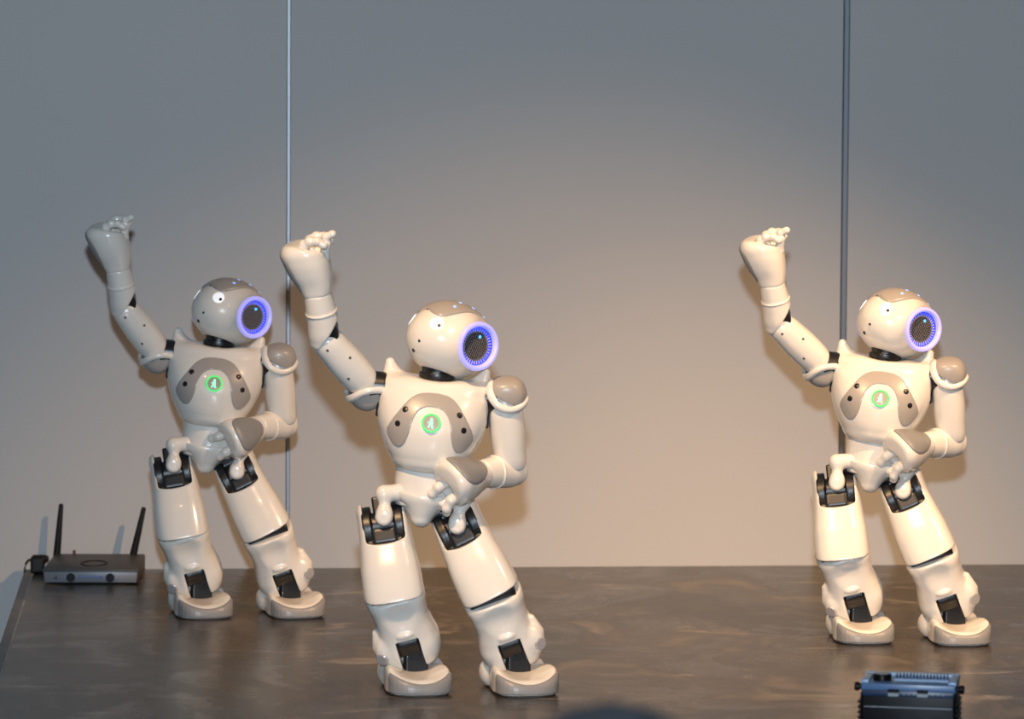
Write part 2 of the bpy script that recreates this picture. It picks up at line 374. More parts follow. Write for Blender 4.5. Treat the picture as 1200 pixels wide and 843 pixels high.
# pelvis (torso frame)
t_pel = spline_table([(-0.090, 0, -0.012, 0.007, 0.010), (-0.085, 0, -0.010, 0.0120, 0.020), (-0.074, 0, -0.004, 0.0190, 0.032), (-0.062, 0, 0, 0.0290, 0.042), (-0.05, 0, 0, 0.0430, 0.047), (-0.040, 0, 0, 0.0490, 0.048)])
def f_pelvis(p):
    d = loft(p, t_pel, 2.4, 0.004)
    d = smax(d, -loft([p[0], p[1], p[2]], spline_table([(-0.055, 0, 0, 0.038, 0.038), (-0.045, 0, 0, 0.0445, 0.0425), (-0.03, 0, 0, 0.048, 0.046)]), 2.4, 0.004), 0.002)
    return smax(d, p[2] + 0.0445 - 0.10*np.abs(p[0]), 0.002)
RM['pelvis'] = nets('pelvis', f_pelvis, (-0.055, -0.055, -0.102), (0.055, 0.055, -0.03), 0.0018, M['white'])
# head (origin neck pivot; centre raised)
HC = (0, -0.002, 0.054)
def f_head(p):
    q = [p[0], p[1]-HC[1], p[2]-HC[2]]
    d = ellip(q, (0, 0, 0), (0.0545, 0.0615, 0.0530))
    face = ellip(q, (0, -0.014, -0.010), (0.046, 0.050, 0.040)); d = smin(d, face, 0.012)
    ax = [np.abs(q[0]), q[1]-0.004, q[2]+0.001]
    rr = np.sqrt(ax[1]**2 + ax[2]**2); lim = 0.0365 - 0.10*(ax[0]-0.04)
    ear = smax(rr - lim, ax[0] - 0.0640, 0.003); ear = np.maximum(ear, 0.015-ax[0])
    d = smin(d, ear, 0.014)
    d = smax(d, -smax(rr - 0.0275, 0.0555 - ax[0], 0.001), 0.001)
    cut = ellip(q, (0, 0.004, -0.066), (0.033, 0.036, 0.024))
    return smax(d, -cut, 0.003)
RM['head'] = nets('head', f_head, (-0.067, -0.07, -0.005), (0.067, 0.065, 0.112), 0.0018, M['white'])
capp = catmull([(0, -0.056), (0.016, -0.056), (0.029, -0.050), (0.036, -0.030), (0.0345, -0.008), (0.0335, 0.012), (0.037, 0.034), (0.030, 0.056), (0, 0.062), (-0.030, 0.056), (-0.037, 0.034), (-0.0335, 0.012), (-0.0345, -0.008), (-0.036, -0.030), (-0.029, -0.050), (-0.016, -0.056)], 3)
def f_cap(p):
    return smax(smax(np.abs(f_head(p)) - 0.0026, poly2(p[0], p[1]-HC[1], capp), 0.0015), 0.072 - p[2], 0.001)
RM['head_cap'] = nets('head_cap', f_cap, (-0.045, -0.068, 0.068), (0.045, 0.068, 0.114), 0.0016, M['grey'], newton=2, angle=50)
def ear_meshes(s):
    n = (s, 0, 0); c = (0, HC[1]+0.004, HC[2]-0.001)
    ring = lathe('ear_ring', [(0.0272, 0.0590), (0.0278, 0.0642), (0.0300, 0.0662), (0.0330, 0.0660), (0.0345, 0.0640), (0.0348, 0.0610)], M['earring'], c, n, 48, caps=False)
    cup = lathe('ear_cup', [(0.0205, 0.0566), (0.0272, 0.0568), (0.0278, 0.0635)], M['earcup'], c, n, 48, caps=False)
    back = lathe('speaker', [(0.0212, 0.0560), (0.0212, 0.0568), (0.0200, 0.0572), (0, 0.0572)], M['black'], c, n, 40)
    bars = []; spokes = []; u, v, w = basis(n); C = Vector(c)
    for k in range(-6, 7):
        o = k*0.0033; L_ = math.sqrt(max(0.0196**2-o*o, 0))
        if L_ > 0.003:
            for (a, bb) in (((o, -L_), (o, L_)), ((-L_, o), (L_, o))):
                A = C+w*0.0576+u*a[0]+v*a[1]; B = C+w*0.0576+u*bb[0]+v*bb[1]; bars.append(tube('b', [A, B], 0.00030, M['mesh'], 4))
    bars.append(lathe('b', [(0.0192, 0.0572), (0.0196, 0.0580), (0.0204, 0.0580), (0.0208, 0.0572)], M['mesh'], c, n, 40))
    for k in range(36):
        a = 2*math.pi*k/36; A = C+w*0.0574+(u*math.cos(a)+v*math.sin(a))*0.0205; B = C+w*0.0574+(u*math.cos(a)+v*math.sin(a))*0.0258; spokes.append(tube('b', [A, B], 0.00060, M['spoke'], 5))
    g = joined('speaker_grille', bars, M['mesh'])
    led = disc('ear_led', C+w*0.0578+v*0.014, n, 0.0022, 0.0005, M['eardot'], 12)
    return [('ear_ring', ring), ('ear_cup', cup), ('speaker', back), ('speaker_grille', g), ('speaker_spokes', joined('speaker_spokes', spokes, M['spoke'])), ('ear_led', led)]
HEADSUB = ear_meshes(1) + ear_meshes(-1)
for s in (-1, 1):
    a = math.radians(29)*s; d = Vector((math.sin(a), -math.cos(a), 0.10)).normalized()
    c, n = surf(f_head, Vector(HC)+d*0.12, -d)
    HEADSUB.append(('eye', lathe('eye', [(0.0096, -0.003), (0.0096, 0.0001), (0.0088, 0.0004), (0, 0.0012)], M['eye'], c, n, 28)))
    u, v, w = basis(n); HEADSUB.append(('pupil', disc('pupil', c+w*0.0008+u*0.0048-v*0.0024, n, 0.0026, 0.0005, M['black'], 14)))
for (az, el, r, mk, nm) in ((14, -22, 0.0020, 'black', 'camera_hole'), (0, -36, 0.0030, 'black', 'camera_hole'), (0, 24, 0.0028, 'black', 'camera_hole')):
    a, e = math.radians(az), math.radians(el); d = Vector((math.sin(a)*math.cos(e), -math.cos(a)*math.cos(e), math.sin(e)))
    c, n = surf(f_head, Vector(HC)+d*0.12, -d); HEADSUB.append((nm, disc(nm, c, n, r, 0.0008, M[mk], 14)))
for (x, y) in ((0.02, 0.0), (0.024, 0.02), (0.014, -0.02), (-0.02, 0.0), (0.026, -0.035)):
    c, n = surf(f_cap, (x, y, 0.2), (0, 0, -1)); HEADSUB.append(('cap_led', disc('cap_led', c, n, 0.0026, 0.0006, M['capled'], 12)))
# arms
t_ua = spline_table([(-0.102, 0.008, 0, 0.0190, 0.0190), (-0.094, 0.007, 0, 0.0215, 0.0220), (-0.07, 0.005, 0, 0.0240, 0.0255), (-0.04, 0.003, 0, 0.0255, 0.0270), (-0.01, 0.001, 0, 0.0235, 0.0255), (0.016, 0, 0, 0.016, 0.018)])
def f_uarm(p): return loft(p, t_ua, 2.2, 0.005)
RM['upper_arm'] = both('upper_arm', f_uarm, (-0.03, -0.032, -0.105), (0.036, 0.032, 0.02), 0.002, M['white'])
PN = np.array([0.62, 0.0, 0.785])
def f_dome(p): return ellip(p, (0.003, 0, 0.009), (0.0290, 0.0325, 0.0280))
def h_dome(p): return -(p[0]*0.45 + p[2]*0.89) + 0.0140 - 20.0*p[1]**2
def f_pad(p):
    d = smax(smax(f_dome(p), np.abs(p[1])-0.0265, 0.010), p[2]-0.034, 0.008)
    return smax(smax(d, -d-0.006, 0.001), h_dome(p)+0.0040, 0.002)
def f_rim(p): return smax(np.abs(f_dome(p)-0.0006) - 0.0036, np.abs(h_dome(p)) - 0.0066, 0.0045)
RM['shoulder_pad'] = both('shoulder_pad', f_pad, (-0.03, -0.038, -0.03), (0.04, 0.038, 0.045), 0.0017, M['grey'])
RM['pad_rim'] = both('pad_rim', f_rim, (-0.035, -0.042, -0.036), (0.042, 0.042, 0.05), 0.0015, M['white'])
RM['shoulder_joint'] = both('shoulder_joint', lambda p: np.minimum(cyl(p, (-0.016, 0, 0), 'x', 0.021, 0.014, 0.003), rbox(p, (-0.023, 0, -0.020), (0.005, 0.014, 0.022), 0.003)), (-0.034, -0.024, -0.045), (0.002, 0.024, 0.024), 0.002, M['black'])
t_fa = spline_table([(-0.060, 0, 0, 0.0185, 0.0190), (-0.040, 0, 0, 0.0205, 0.0215), (-0.015, 0, 0, 0.0225, 0.0240), (0.008, 0.001, 0, 0.0235, 0.0245), (0.022, 0.003, 0, 0.0190, 0.0200), (0.028, 0.004, 0, 0.010, 0.012)])
def f_fore(p):
    d = loft(p, t_fa, 2.1, 0.004)
    d = np.minimum(d, smax(loft(p, t_fa, 2.1, 0.004) - 0.0016, np.abs(p[2]+0.030) - 0.0018, 0.002))
    return smax(d, p[2]*0.68 - p[0]*0.73 - 0.004, 0.003)
RM['forearm'] = both('forearm', f_fore, (-0.03, -0.03, -0.064), (0.03, 0.03, 0.032), 0.0016, M['white'])
RM['elbow_joint'] = both('elbow_joint', lambda p: np.minimum(cyl(p, (0, 0, 0), 'y', 0.0185, 0.0165, 0.003), capsule(p, (0, 0, -0.01), (0, 0, 0.016), 0.0155)), (-0.022, -0.022, -0.03), (0.022, 0.022, 0.034), 0.002, M['black'])
# hand: x+ is back of the hand, -z toward the fingers
t_ha = spline_table([(-0.076, 0.012, 0, 0.0225, 0.0270), (-0.066, 0.009, 0, 0.0300, 0.0325), (-0.05, 0.006, 0, 0.0310, 0.0325), (-0.03, 0.003, 0, 0.0280, 0.0280), (-0.012, 0, 0, 0.0225, 0.0220), (0.004, 0, 0, 0.0180, 0.0185)])
def f_hand0(p): return loft(p, t_ha, 2.35, 0.006)
def f_hand(p):
    d = f_hand0(p)
    d = smax(d, -p[2]*0.93 - p[0]*0.36 - 0.0655, 0.003)            # oblique open end
    palm = ellip(p, (-0.012, 0, -0.080), (0.020, 0.024, 0.024))
    return smax(d, -palm, 0.003)
RM['hand'] = both('hand', f_hand, (-0.035, -0.036, -0.08), (0.044, 0.036, 0.006), 0.0017, M['white'])
hpoly = catmull([(-0.022, -0.066), (0, -0.0695), (0.022, -0.066), (0.0285, -0.052), (0.0245, -0.030), (0.013, -0.010), (0, -0.005), (-0.013, -0.010), (-0.0245, -0.030), (-0.0285, -0.052)], 3)
def f_hpad(p): return smax(smax(np.abs(f_hand(p)) - 0.0016, poly2(p[1], p[2], hpoly), 0.0015), 0.006-p[0], 0.001)
RM['hand_pad'] = both('hand_pad', f_hpad, (0.004, -0.034, -0.078), (0.046, 0.034, 0.0), 0.0014, M['toe'], newton=2, angle=50)
def finger_mesh(pts, r, flip):
    def f(p):
        if flip: p = [-p[0], p[1], p[2]]
        d = None
        for i in range(len(pts)-1):
            c = capsule(p, pts[i], pts[i+1], r*(1-0.08*i), r*(0.96-0.08*i)); k = sphere(p, pts[i], r*1.16*(1-0.08*i)); c = smin(c, k, 0.001)
            d = c if d is None else smin(d, c, 0.0008)
        return d
    A = np.array(pts); lo = A.min(0)-r*1.3; hi = A.max(0)+r*1.3
    if flip: lo[0], hi[0] = -hi[0], -lo[0]
    return nets('finger', f, lo, hi, 0.0012, M['white'], newton=2)
def fingers(flip, curl):
    res = []
    for y, sp in ((0.012, 0.004), (-0.012, -0.004)):
        if curl: pts = [(0.004, y, -0.056), (0.001, y+sp*.5, -0.074), (-0.008, y+sp, -0.078), (-0.019, y+sp, -0.077), (-0.027, y+sp*.7, -0.070)]
        else: pts = [(-0.004, y, -0.056), (-0.012, y+sp*.5, -0.070), (-0.024, y+sp, -0.075), (-0.033, y+sp, -0.072)]
        res.append(finger_mesh(pts, 0.0076, flip))
    pts = [(-0.020, 0.0, -0.052), (-0.026, 0.001, -0.070), (-0.028, 0.001, -0.079), (-0.038, 0.002, -0.082)] if curl else [(-0.020, 0, -0.046), (-0.029, 0, -0.056), (-0.034, 0, -0.064)]
    res.append(finger_mesh(pts, 0.0070, flip)); return res
RM['fingers'] = {'L': fingers(False, False), 'R': fingers(True, True)}
# hip joint, motors and legs
def f_hipj(p):
    d = capsule(p, (0.000, -0.036, 0.000), (0.000, -0.034, 0.004), 0.0126)
    d = smax(d, -(p[1]+0.045), 0.002)
    d = smin(d, capsule(p, (0.000, -0.035, 0.004), (0.002, -0.030, 0.028), 0.0068, 0.0090), 0.006)
    d = smin(d, capsule(p, (0.004, -0.029, 0.033), (-0.016, -0.024, 0.036), 0.0120, 0.0115), 0.006)
    return smin(d, capsule(p, (-0.016, -0.024, 0.036), (-0.028, -0.010, 0.034), 0.010), 0.006)
RM['hip_joint'] = both('hip_joint', f_hipj, (-0.042, -0.05, -0.016), (0.02, 0.004, 0.05), 0.0017, M['white'])
def f_motor(p):
    q = [np.abs(p[0]), p[1], p[2]]
    d = cyl(q, (0.0225, 0.001, -0.008), 'x', 0.0325, 0.0066, 0.002)
    d = np.minimum(d, rbox(p, (0, -0.005, -0.026), (0.016, 0.026, 0.010), 0.002))
    d = np.minimum(d, cyl(p, (0, -0.004, -0.006), 'x', 0.020, 0.018, 0.002))
    d = np.minimum(d, rbox(p, (-0.010, -0.004, 0.022), (0.022, 0.015, 0.012), 0.003))
    return np.minimum(d, rbox(p, (0, -0.004, -0.05), (0.026, 0.024, 0.02), 0.003))
RM['hip_motor'] = both('hip_motor', f_motor, (-0.036, -0.042, -0.072), (0.036, 0.036, 0.04), 0.0018, M['motor'])
t_th = spline_table([(-0.134, 0, -0.003, 0.0412, 0.0422), (-0.105, 0, -0.003, 0.0428, 0.0432), (-0.092, 0, -0.003, 0.0425, 0.0430), (-0.075, 0, -0.003, 0.0420, 0.0425), (-0.05, 0, -0.002, 0.0395, 0.0405), (-0.02, 0.000, 0, 0.0370, 0.0390), (0.006, 0.001, 0.002, 0.0355, 0.0360), (0.018, 0.002, 0.003, 0.0350, 0.0330), (0.027, 0.002, 0.004, 0.0325, 0.0280)])
def f_thigh(p):
    d = loft(p, t_th, 3.0, 0.0035)
    box = rbox(p, (-0.001, -0.015, 0.032), (0.0278, 0.046, 0.074), 0.008)
    box = smax(box, -(p[2] + 0.042 - 10*p[0]**2), 0.004)
    d = smax(d, -(p[2] + 0.1070 - 0.46*p[1]), 0.003)
    return smax(d, -box, 0.003)
RM['thigh'] = both('thigh', f_thigh, (-0.048, -0.05, -0.13), (0.048, 0.05, 0.03), 0.0019, M['white'])
t_sh = spline_table([(-0.118, 0, -0.002, 0.026, 0.026), (-0.108, 0, -0.002, 0.0360, 0.034), (-0.094, 0, -0.002, 0.0430, 0.041), (-0.080, 0, -0.002, 0.0450, 0.0435), (-0.062, 0, -0.002, 0.0420, 0.0420), (-0.042, 0, -0.003, 0.0385, 0.0405), (-0.022, 0, -0.003, 0.0400, 0.0410), (-0.004, 0, -0.003, 0.0425, 0.0425), (0.003, 0, -0.003, 0.0415, 0.0415)])
def f_shin(p):
    d = loft(p, t_sh, 2.7, 0.004)
    d = smin(d, ellip(p, (0.037, -0.024, -0.076), (0.012, 0.014, 0.020)), 0.008)       # ankle bulge, outer side
    d = smin(d, capsule(p, (0.040, -0.014, -0.050), (0.043, -0.018, -0.070), 0.006, 0.008), 0.006)
    d = smin(d, ellip(p, (0, -0.043, -0.050), (0.011, 0.004, 0.0045)), 0.004)           # small ridge on the front
    d = smax(d, -ellip(p, (0, -0.058, -0.022), (0.030, 0.0185, 0.026)), 0.008)          # hollow under the knee
    d = smax(d, -rbox(p, (0, -0.045, -0.095), (0.0165, 0.036, 0.036), 0.003), 0.002)
    return smax(d, -ellip(p, (0, -0.03, -0.122), (0.060, 0.035, 0.012)), 0.004)
RM['shin'] = both('shin', f_shin, (-0.05, -0.05, -0.12), (0.056, 0.046, 0.005), 0.0019, M['white'])
RM['ankle_cap'] = {k: lathe('ankle_cap', [(0.0095, -0.003), (0.0095, 0.0015), (0.0082, 0.0030), (0, 0.0036)], M['silver'], (s*0.0405, -0.0355, -0.081), (s*0.50, -0.86, -0.02), 26) for k, s in (('L', 1), ('R', -1))}
def f_knee(p): return rbox(p, (0, 0.002, 0.0), (0.034, 0.034, 0.014), 0.004)
RM['knee_joint'] = nets('knee_joint', f_knee, (-0.036, -0.036, -0.016), (0.036, 0.04, 0.016), 0.003, M['black'])
def f_ank1(p): return smin(rbox(p, (0, -0.020, -0.073), (0.0150, 0.0150, 0.0135), 0.0025), cyl(p, (0, -0.0225, -0.070), 'x', 0.0155, 0.0150, 0.002), 0.002)
RM['ankle_motor'] = nets('ankle_motor', f_ank1, (-0.018, -0.042, -0.09), (0.018, 0.002, -0.052), 0.0014, M['motor'])
def f_ank2(p): return np.minimum(smin(cyl(p, (0, -0.022, 0.012), 'y', 0.0160, 0.012, 0.0015), rbox(p, (0, -0.022, -0.006), (0.0160, 0.012, 0.018), 0.0015), 0.001), cyl(p, (0, -0.035, 0.010), 'y', 0.0085, 0.0015, 0.0007))
RM['ankle_joint'] = nets('ankle_joint', f_ank2, (-0.018, -0.04, -0.024), (0.018, -0.006, 0.028), 0.0014, M['motor'])
fpoly = catmull([(0, -0.098), (0.024, -0.096), (0.041, -0.084), (0.0475, -0.060), (0.046, -0.030), (0.041, 0.0), (0.040, 0.030), (0.032, 0.052), (0.0, 0.060), (-0.030, 0.052), (-0.037, 0.030), (-0.037, 0.0), (-0.0405, -0.030), (-0.0415, -0.060), (-0.037, -0.084), (-0.022, -0.096)], 3)
def f_foot0(p):
    d2 = poly2(p[0], p[1], fpoly)
    x = np.abs(p[0]-0.002)/0.045
    hgt = 0.0185 + 0.018*np.clip(x, 0, 1.2)**2.2*np.clip((p[1]+0.11)/0.05, 0, 1) + 0.006*np.clip((p[1]+0.10)/0.06, 0, 1)
    d = smax(d2, p[2] + 0.045 - hgt, 0.016)
    return smax(d, -(p[2] + 0.0450), 0.002)
def f_foot(p):
    d = f_foot0(p)
    q = [p[0], p[1], p[2]]
    return smin(d, ellip([np.abs(p[0]), p[1], p[2]], (0.035, 0.018, -0.027), (0.0125, 0.024, 0.019)), 0.006)
def f_foot_c(p): return smax(f_foot(p), -(p[2] + 0.0450), 0.002)
RM['foot'] = both('foot', f_foot_c, (-0.056, -0.102, -0.046), (0.056, 0.065, 0.002), 0.002, M['white'])
def f_bump(p):
    x = np.abs(p[0]-0.002)
    top = p[2] + 0.045 - (0.0155 + 7.5*x**2)
    return smax(smax(smax(np.abs(f_foot_c(p)) - 0.0020, top, 0.001), p[1] + 0.070 - 0.0, 0.001), -(p[2]+0.0430), 0.001)
RM['toe_bumper'] = both('toe_bumper', f_bump, (-0.05, -0.104, -0.047), (0.052, -0.06, 0.0), 0.0014, M['toe'], newton=2, angle=50)
RM['sole'] = both('sole', lambda p: smax(poly2(p[0], p[1], fpoly)+0.003, np.abs(p[2]+0.0445)-0.0025, 0.001), (-0.05, -0.102, -0.048), (0.05, 0.062, -0.041), 0.0022, M['seam'])
def screw_meshes(flip):
    out = []
    for (y, z) in ((0.012, -0.035), (0.012, -0.088), (-0.012, -0.06)):
        for fs in (1,):
            c, n = surf(f_uarm, (0.003 + y*0.8, fs*0.1, z), (0, -fs, 0))
            if flip: c.x, n.x = -c.x, -n.x
            out.append(disc('screw', c, n, 0.0021, 0.0006, M['seam'], 10))
    return out
SCREW = {'L': screw_meshes(False), 'R': screw_meshes(True)}
# ------------------------------------------------------------------ robot assembly
def frame(o, down, hint, axis='y'):
    z = -Vector(down).normalized(); hnt = Vector(hint)
    if axis == 'y':
        y = (hnt - z*hnt.dot(z)).normalized(); x = y.cross(z)
    else:
        x = (hnt - z*hnt.dot(z)).normalized(); y = z.cross(x)
    return Matrix(((x.x, y.x, z.x, o[0]), (x.y, y.y, z.y, o[1]), (x.z, y.z, z.z, o[2]), (0, 0, 0, 1)))
POSE = dict(
    ank={'R': (-0.074, 0.004, 0.0455), 'L': (0.070, 0.004, 0.0455)}, knee={'R': (-0.100, -0.033, 0.139), 'L': (0.037, -0.033, 0.136)},
    hip={'R': (-0.116, 0.0, 0.2330), 'L': (-0.0115, 0.0, 0.2310)}, torso_up=(0.105, 0.02, 0.994), torso_yaw=0.0, foot_yaw=12,
    elbowR=(-0.055, -0.042, 0.0785), wristR=(-0.17, -0.36, 0.90), handR=(-0.17, -0.16, 0.95), handRx=(1, -0.25, 0),
    elbowL=(0.03, 0.25, -0.93), wristL=(-0.60, -0.80, -0.02), handL=(-0.68, -0.68, -0.22), handLx=(0.20, -0.66, 0.72),
    head=(-52, -25, 3))
def robot(base, yaw, label, pose=None):
    q = dict(POSE); q.update(pose or {})
    root = empty('humanoid_robot', base, yaw); tag(root, label, 'robot', 'dancing humanoid robots on the stage')
    def part(name, mesh, mtx=None, parent=None):
        return link(name, mesh, parent or root, mtx)
    V = Vector
    hipm = (V(q['hip']['R']) + V(q['hip']['L']))/2; up = V(q['torso_up']).normalized(); T = hipm + up*0.085
    yv = Matrix.Rotation(math.radians(q['torso_yaw']), 3, 'Z') @ V((0, 1, 0))
    TM = frame(T, -up, yv)
    torso = part('torso', RM['torso'], TM); part('chest_panel', RM['chest_panel'], None, torso)
    btn = part('chest_button', RM['chest_button'], None, torso); part('button_ring', RM['button_ring'], None, torso); part('button_emblem', RM['button_emblem'], None, torso)
    for hm in holes: part('sonar_hole', hm, None, torso)
    part('waist', RM['waist'], TM); part('pelvis', RM['pelvis'], TM)
    N = TM @ V((0, 0, 0.1235)); part('neck', RM['neck'], TM @ Matrix.Translation((0, 0, 0.118)))
    hy, hp, hr = [math.radians(a) for a in q['head']]
    HM = Matrix.Translation(N) @ Matrix.Rotation(hy, 4, 'Z') @ Matrix.Rotation(hp, 4, 'X') @ Matrix.Rotation(hr, 4, 'Y')
    head = part('head', RM['head'], HM); part('head_cap', RM['head_cap'], None, head)
    for nm, me in HEADSUB: part(nm, me, None, head)
    for sd, s in (('R', -1), ('L', 1)):
        S = TM @ V((s*0.098, 0, 0.100))
        part('shoulder_joint', RM['shoulder_joint'][sd], TM @ Matrix.Translation((s*0.098, 0, 0.100)))
        if sd == 'R':
            E = S + V(q['elbowR']).normalized()*0.105; UM = frame(S, V(q['elbowR']), (0, -1, 0))
            W = E + V(q['wristR']).normalized()*0.056; FM = frame(E, V(q['wristR']), (0, -1, 0)); KM = frame(W, V(q['handR']), q['handRx'], 'x')
        else:
            E = S + V(q['elbowL']).normalized()*0.105; UM = frame(S, V(q['elbowL']), (0, 1, 0))
            W = E + V(q['wristL']).normalized()*0.056; FM = frame(E, V(q['wristL']), (0.4, 0.4, -0.8), 'y'); KM = frame(W, V(q['handL']), q['handLx'], 'x')
        ua = part('upper_arm', RM['upper_arm'][sd], UM)
        pad = part('shoulder_pad', RM['shoulder_pad'][sd], UM); part('pad_rim', RM['pad_rim'][sd], None, pad)
        for sm in SCREW[sd]: part('screw', sm, None, ua)
        part('elbow_joint', RM['elbow_joint'][sd], FM); part('forearm', RM['forearm'][sd], FM)
        hand = part('hand', RM['hand'][sd], KM); part('hand_pad', RM['hand_pad'][sd], None, hand)
        for fm in RM['fingers'][sd]: part('finger', fm, None, hand)
        H, K, A = V(q['hip'][sd]), V(q['knee'][sd]), V(q['ank'][sd])
        TH = frame(H, K-H, (0, 1, 0))
        part('thigh', RM['thigh'][sd], TH); part('hip_motor', RM['hip_motor'][sd], TH)
        part('hip_joint', RM['hip_joint'][sd], TM @ Matrix.Translation((s*0.0515, 0, -0.080)))
        SH = frame(K, A-K, (0, 1, 0)); part('knee_joint', RM['knee_joint'], SH)
        shin = part('shin', RM['shin'][sd], SH); part('ankle_cap', RM['ankle_cap'][sd], None, shin); part('ankle_motor', RM['ankle_motor'], None, shin)
        FT = Matrix.Translation(A) @ Matrix.Rotation(math.radians(q['foot_yaw']), 4, 'Z')
        foot = part('foot', RM['foot'][sd], FT); part('toe_bumper', RM['toe_bumper'][sd], None, foot); part('sole', RM['sole'][sd], None, foot)
        part('ankle_joint', RM['ankle_joint'], FT)
    return root
def base_at(px, py):
    p = on_floor(px, py); p.z = 0.0015; return p
robot(base_at(545, 806), 0.0, 'white humanoid robot dancing nearest the camera, in the middle of the three')
robot(base_at(286, 718), math.radians(4), 'white humanoid robot dancing at the back beside the router, dimly lit', dict(elbowR=(-0.050, -0.036, 0.082), handL=(-0.74, -0.58, -0.30), handLx=(0.35, -0.90, 0.25)))
robot(base_at(1061, 748), math.radians(-6), 'white humanoid robot dancing on the right in warm light in front of right metal strip',
      dict(hip={'R': (-0.111, 0.0, 0.2330), 'L': (-0.0065, 0.0, 0.2310)}, elbowR=(-0.066, -0.036, 0.076)))
# ------------------------------------------------------------------ router and its power adapter
M['r_top'] = mat('router_dark_grey', (0.050, 0.047, 0.046), 0.5, noise=(60, 0.1))
M['r_front'] = mat('router_front_silver', (0.155, 0.165, 0.19), 0.4)
M['r_black'] = mat('router_black', (0.007, 0.007, 0.008), 0.55, spec=0.25)
M['r_blue'] = mat('router_blue_strip', (0.06, 0.10, 0.30), 0.4)
M['r_text'] = mat('router_strip_text', (0.25, 0.30, 0.45), 0.5)
rb = on_floor(106, 685.5); rb.z = 0.0
rt = empty('wireless_router', rb, math.radians(1.5)); tag(rt, 'dark grey wireless router with two black antennas on the stage floor by the wall', 'router')
wall_y = lambda x: WALL0.y + (x-WALL0.x)*math.tan(PSI)
RW, RD, RH = 0.083, wall_y(rb.x-0.08) - rb.y - 0.034, 0.0265
def rtf(v):
    # sloping top, front narrower at its foot
    t = v.z/RH; v = v.copy()
    v.x *= 0.965 + 0.035*t
    if v.z > RH*0.5 and v.y > RD*0.5: v.z += 0.006; v.x *= 0.97
    return v
link('case', boxm('case', (-RW, 0.003, 0.003), (RW, RD, RH), M['r_top'], 0.002, 2, rtf), rt)
fr = link('front_panel', boxm('front_panel', (-RW*0.985, 0.0, 0.0035), (RW*0.985, 0.006, RH-0.003), M['r_front'], 0.0012, 2, lambda v: Vector((v.x*(0.965+0.035*v.z/RH), v.y, v.z))), rt)
link('visor', boxm('visor', (-RW, -0.002, RH-0.004), (RW, 0.012, RH), M['r_top'], 0.001, 2), rt)
for x in (-0.034, 0.034):
    k = lathe('knob', [(0.0074, 0), (0.0074, 0.003), (0.0062, 0.0042), (0.0030, 0.0042), (0.0026, 0.0030), (0, 0.0030)], M['r_black'], (x, 0.0, 0.0125), (0, -1, 0), 24); link('knob', k, rt)
link('blue_strip', boxm('blue_strip', (-0.0195, -0.0006, 0.0120), (0.0195, 0.002, 0.0152), M['r_blue'], 0.0004, 1), rt)
for i in range(9): link('strip_mark', boxm('strip_mark', (-0.0175+i*0.004, -0.0009, 0.0131), (-0.0150+i*0.004, 0.0, 0.0141), M['r_text'], 0), rt)
link('port_icon', boxm('port_icon', (-0.0605, -0.0007, 0.0090), (-0.0585, 0.002, 0.0155), M['r_black'], 0.0003, 1), rt)
link('port_icon', boxm('port_icon', (-0.0640, -0.0007, 0.0105), (-0.0622, 0.002, 0.0130), M['r_black'], 0.0003, 1), rt)
for x in (-0.0445, -0.0235, 0.0235, 0.0445): link('indicator', disc('indicator', (x, 0.0, 0.0135), (0, -1, 0), 0.0012, 0.0005, M['r_text'], 10), rt)
lg = lathe('top_emblem', [(0.0150, 0), (0.0150, 0.0012), (0.0178, 0.0012), (0.0178, 0)], M['r_black'], (0, 0, 0), (0, 0, 1), 40, caps=False)
for v in lg.vertices: v.co = Vector((v.co.x*1.35, v.co.y*1.9 + 0.070, RH + v.co.z + 0.0002 + 0.006*(v.co.y*1.9+0.067)/RD))
link('top_emblem', lg, rt)
for x in (-0.06, 0.06):
    for y in (0.012, RD-0.015): link('foot', disc('foot', (x, y, 0.002), (0, 0, -1), 0.006, 0.002, M['r_black'], 16), rt)
def antenna(px0, py0, px1, py1):
    yb = rb.y + RD - 0.004; a = rt.matrix_world.inverted() if False else None
    A = at_depth(px0, py0, yb); B = at_depth(px1, py1, yb)
    loc = lambda v: Matrix.Rotation(-math.radians(1.5), 4, 'Z') @ (v - rb)
    A, B = loc(A), loc(B); A.y += 0.004; B.y += 0.004; d = (B-A).normalized()
    base = link('antenna_hinge', tube('antenna_hinge', [A - d*0.016 , A + d*0.006], [0.0055, 0.0055], M['r_black'], 14), rt)
    pts = [A, A+d*0.004, A+(B-A)*0.5, B-d*0.002, B]; rad = [0.0064, 0.0068, 0.0056, 0.0042, 0.0030]
    link('antenna', tube('antenna', pts, rad, M['r_black'], 14), rt)
    link('antenna_mount', tube('antenna_mount', [A - d*0.012 + Vector((0, -0.008, 0)), A - d*0.012 + Vector((0, 0.004, 0))], 0.0045, M['r_black'], 12), rt)
antenna(66, 655, 71.5, 591); antenna(155, 655, 168.5, 595)
bpy.context.view_layer.update()
st = lathe('button', [(0.0026, -0.006), (0.0026, 0.002), (0, 0.0035)], mat('router_red_button', (0.10, 0.02, 0.02), 0.4), (-0.0455, RD-0.004, RH+0.010), (0, 0, 1), 12); link('button', st, rt)
ad = at_depth(44, 664, rb.y + RD - 0.02); ad.z = 0
pa = empty('power_adapter', ad, math.radians(8)); tag(pa, 'black power adapter with short cable behind left end of router', 'adapter')
def f_ad(p): return smin(rbox(p, (0, 0, 0.0145), (0.0125, 0.016, 0.0145), 0.005), rbox(p, (0.004, 0, 0.0255), (0.013, 0.012, 0.006), 0.004), 0.004)
link('body', nets('body', f_ad, (-0.02, -0.02, 0), (0.02, 0.02, 0.034), 0.0015, M['r_black']), pa)
link('plug', boxm('plug', (0.008, -0.010, 0.020), (0.020, 0.008, 0.030), M['r_black'], 0.002), pa)
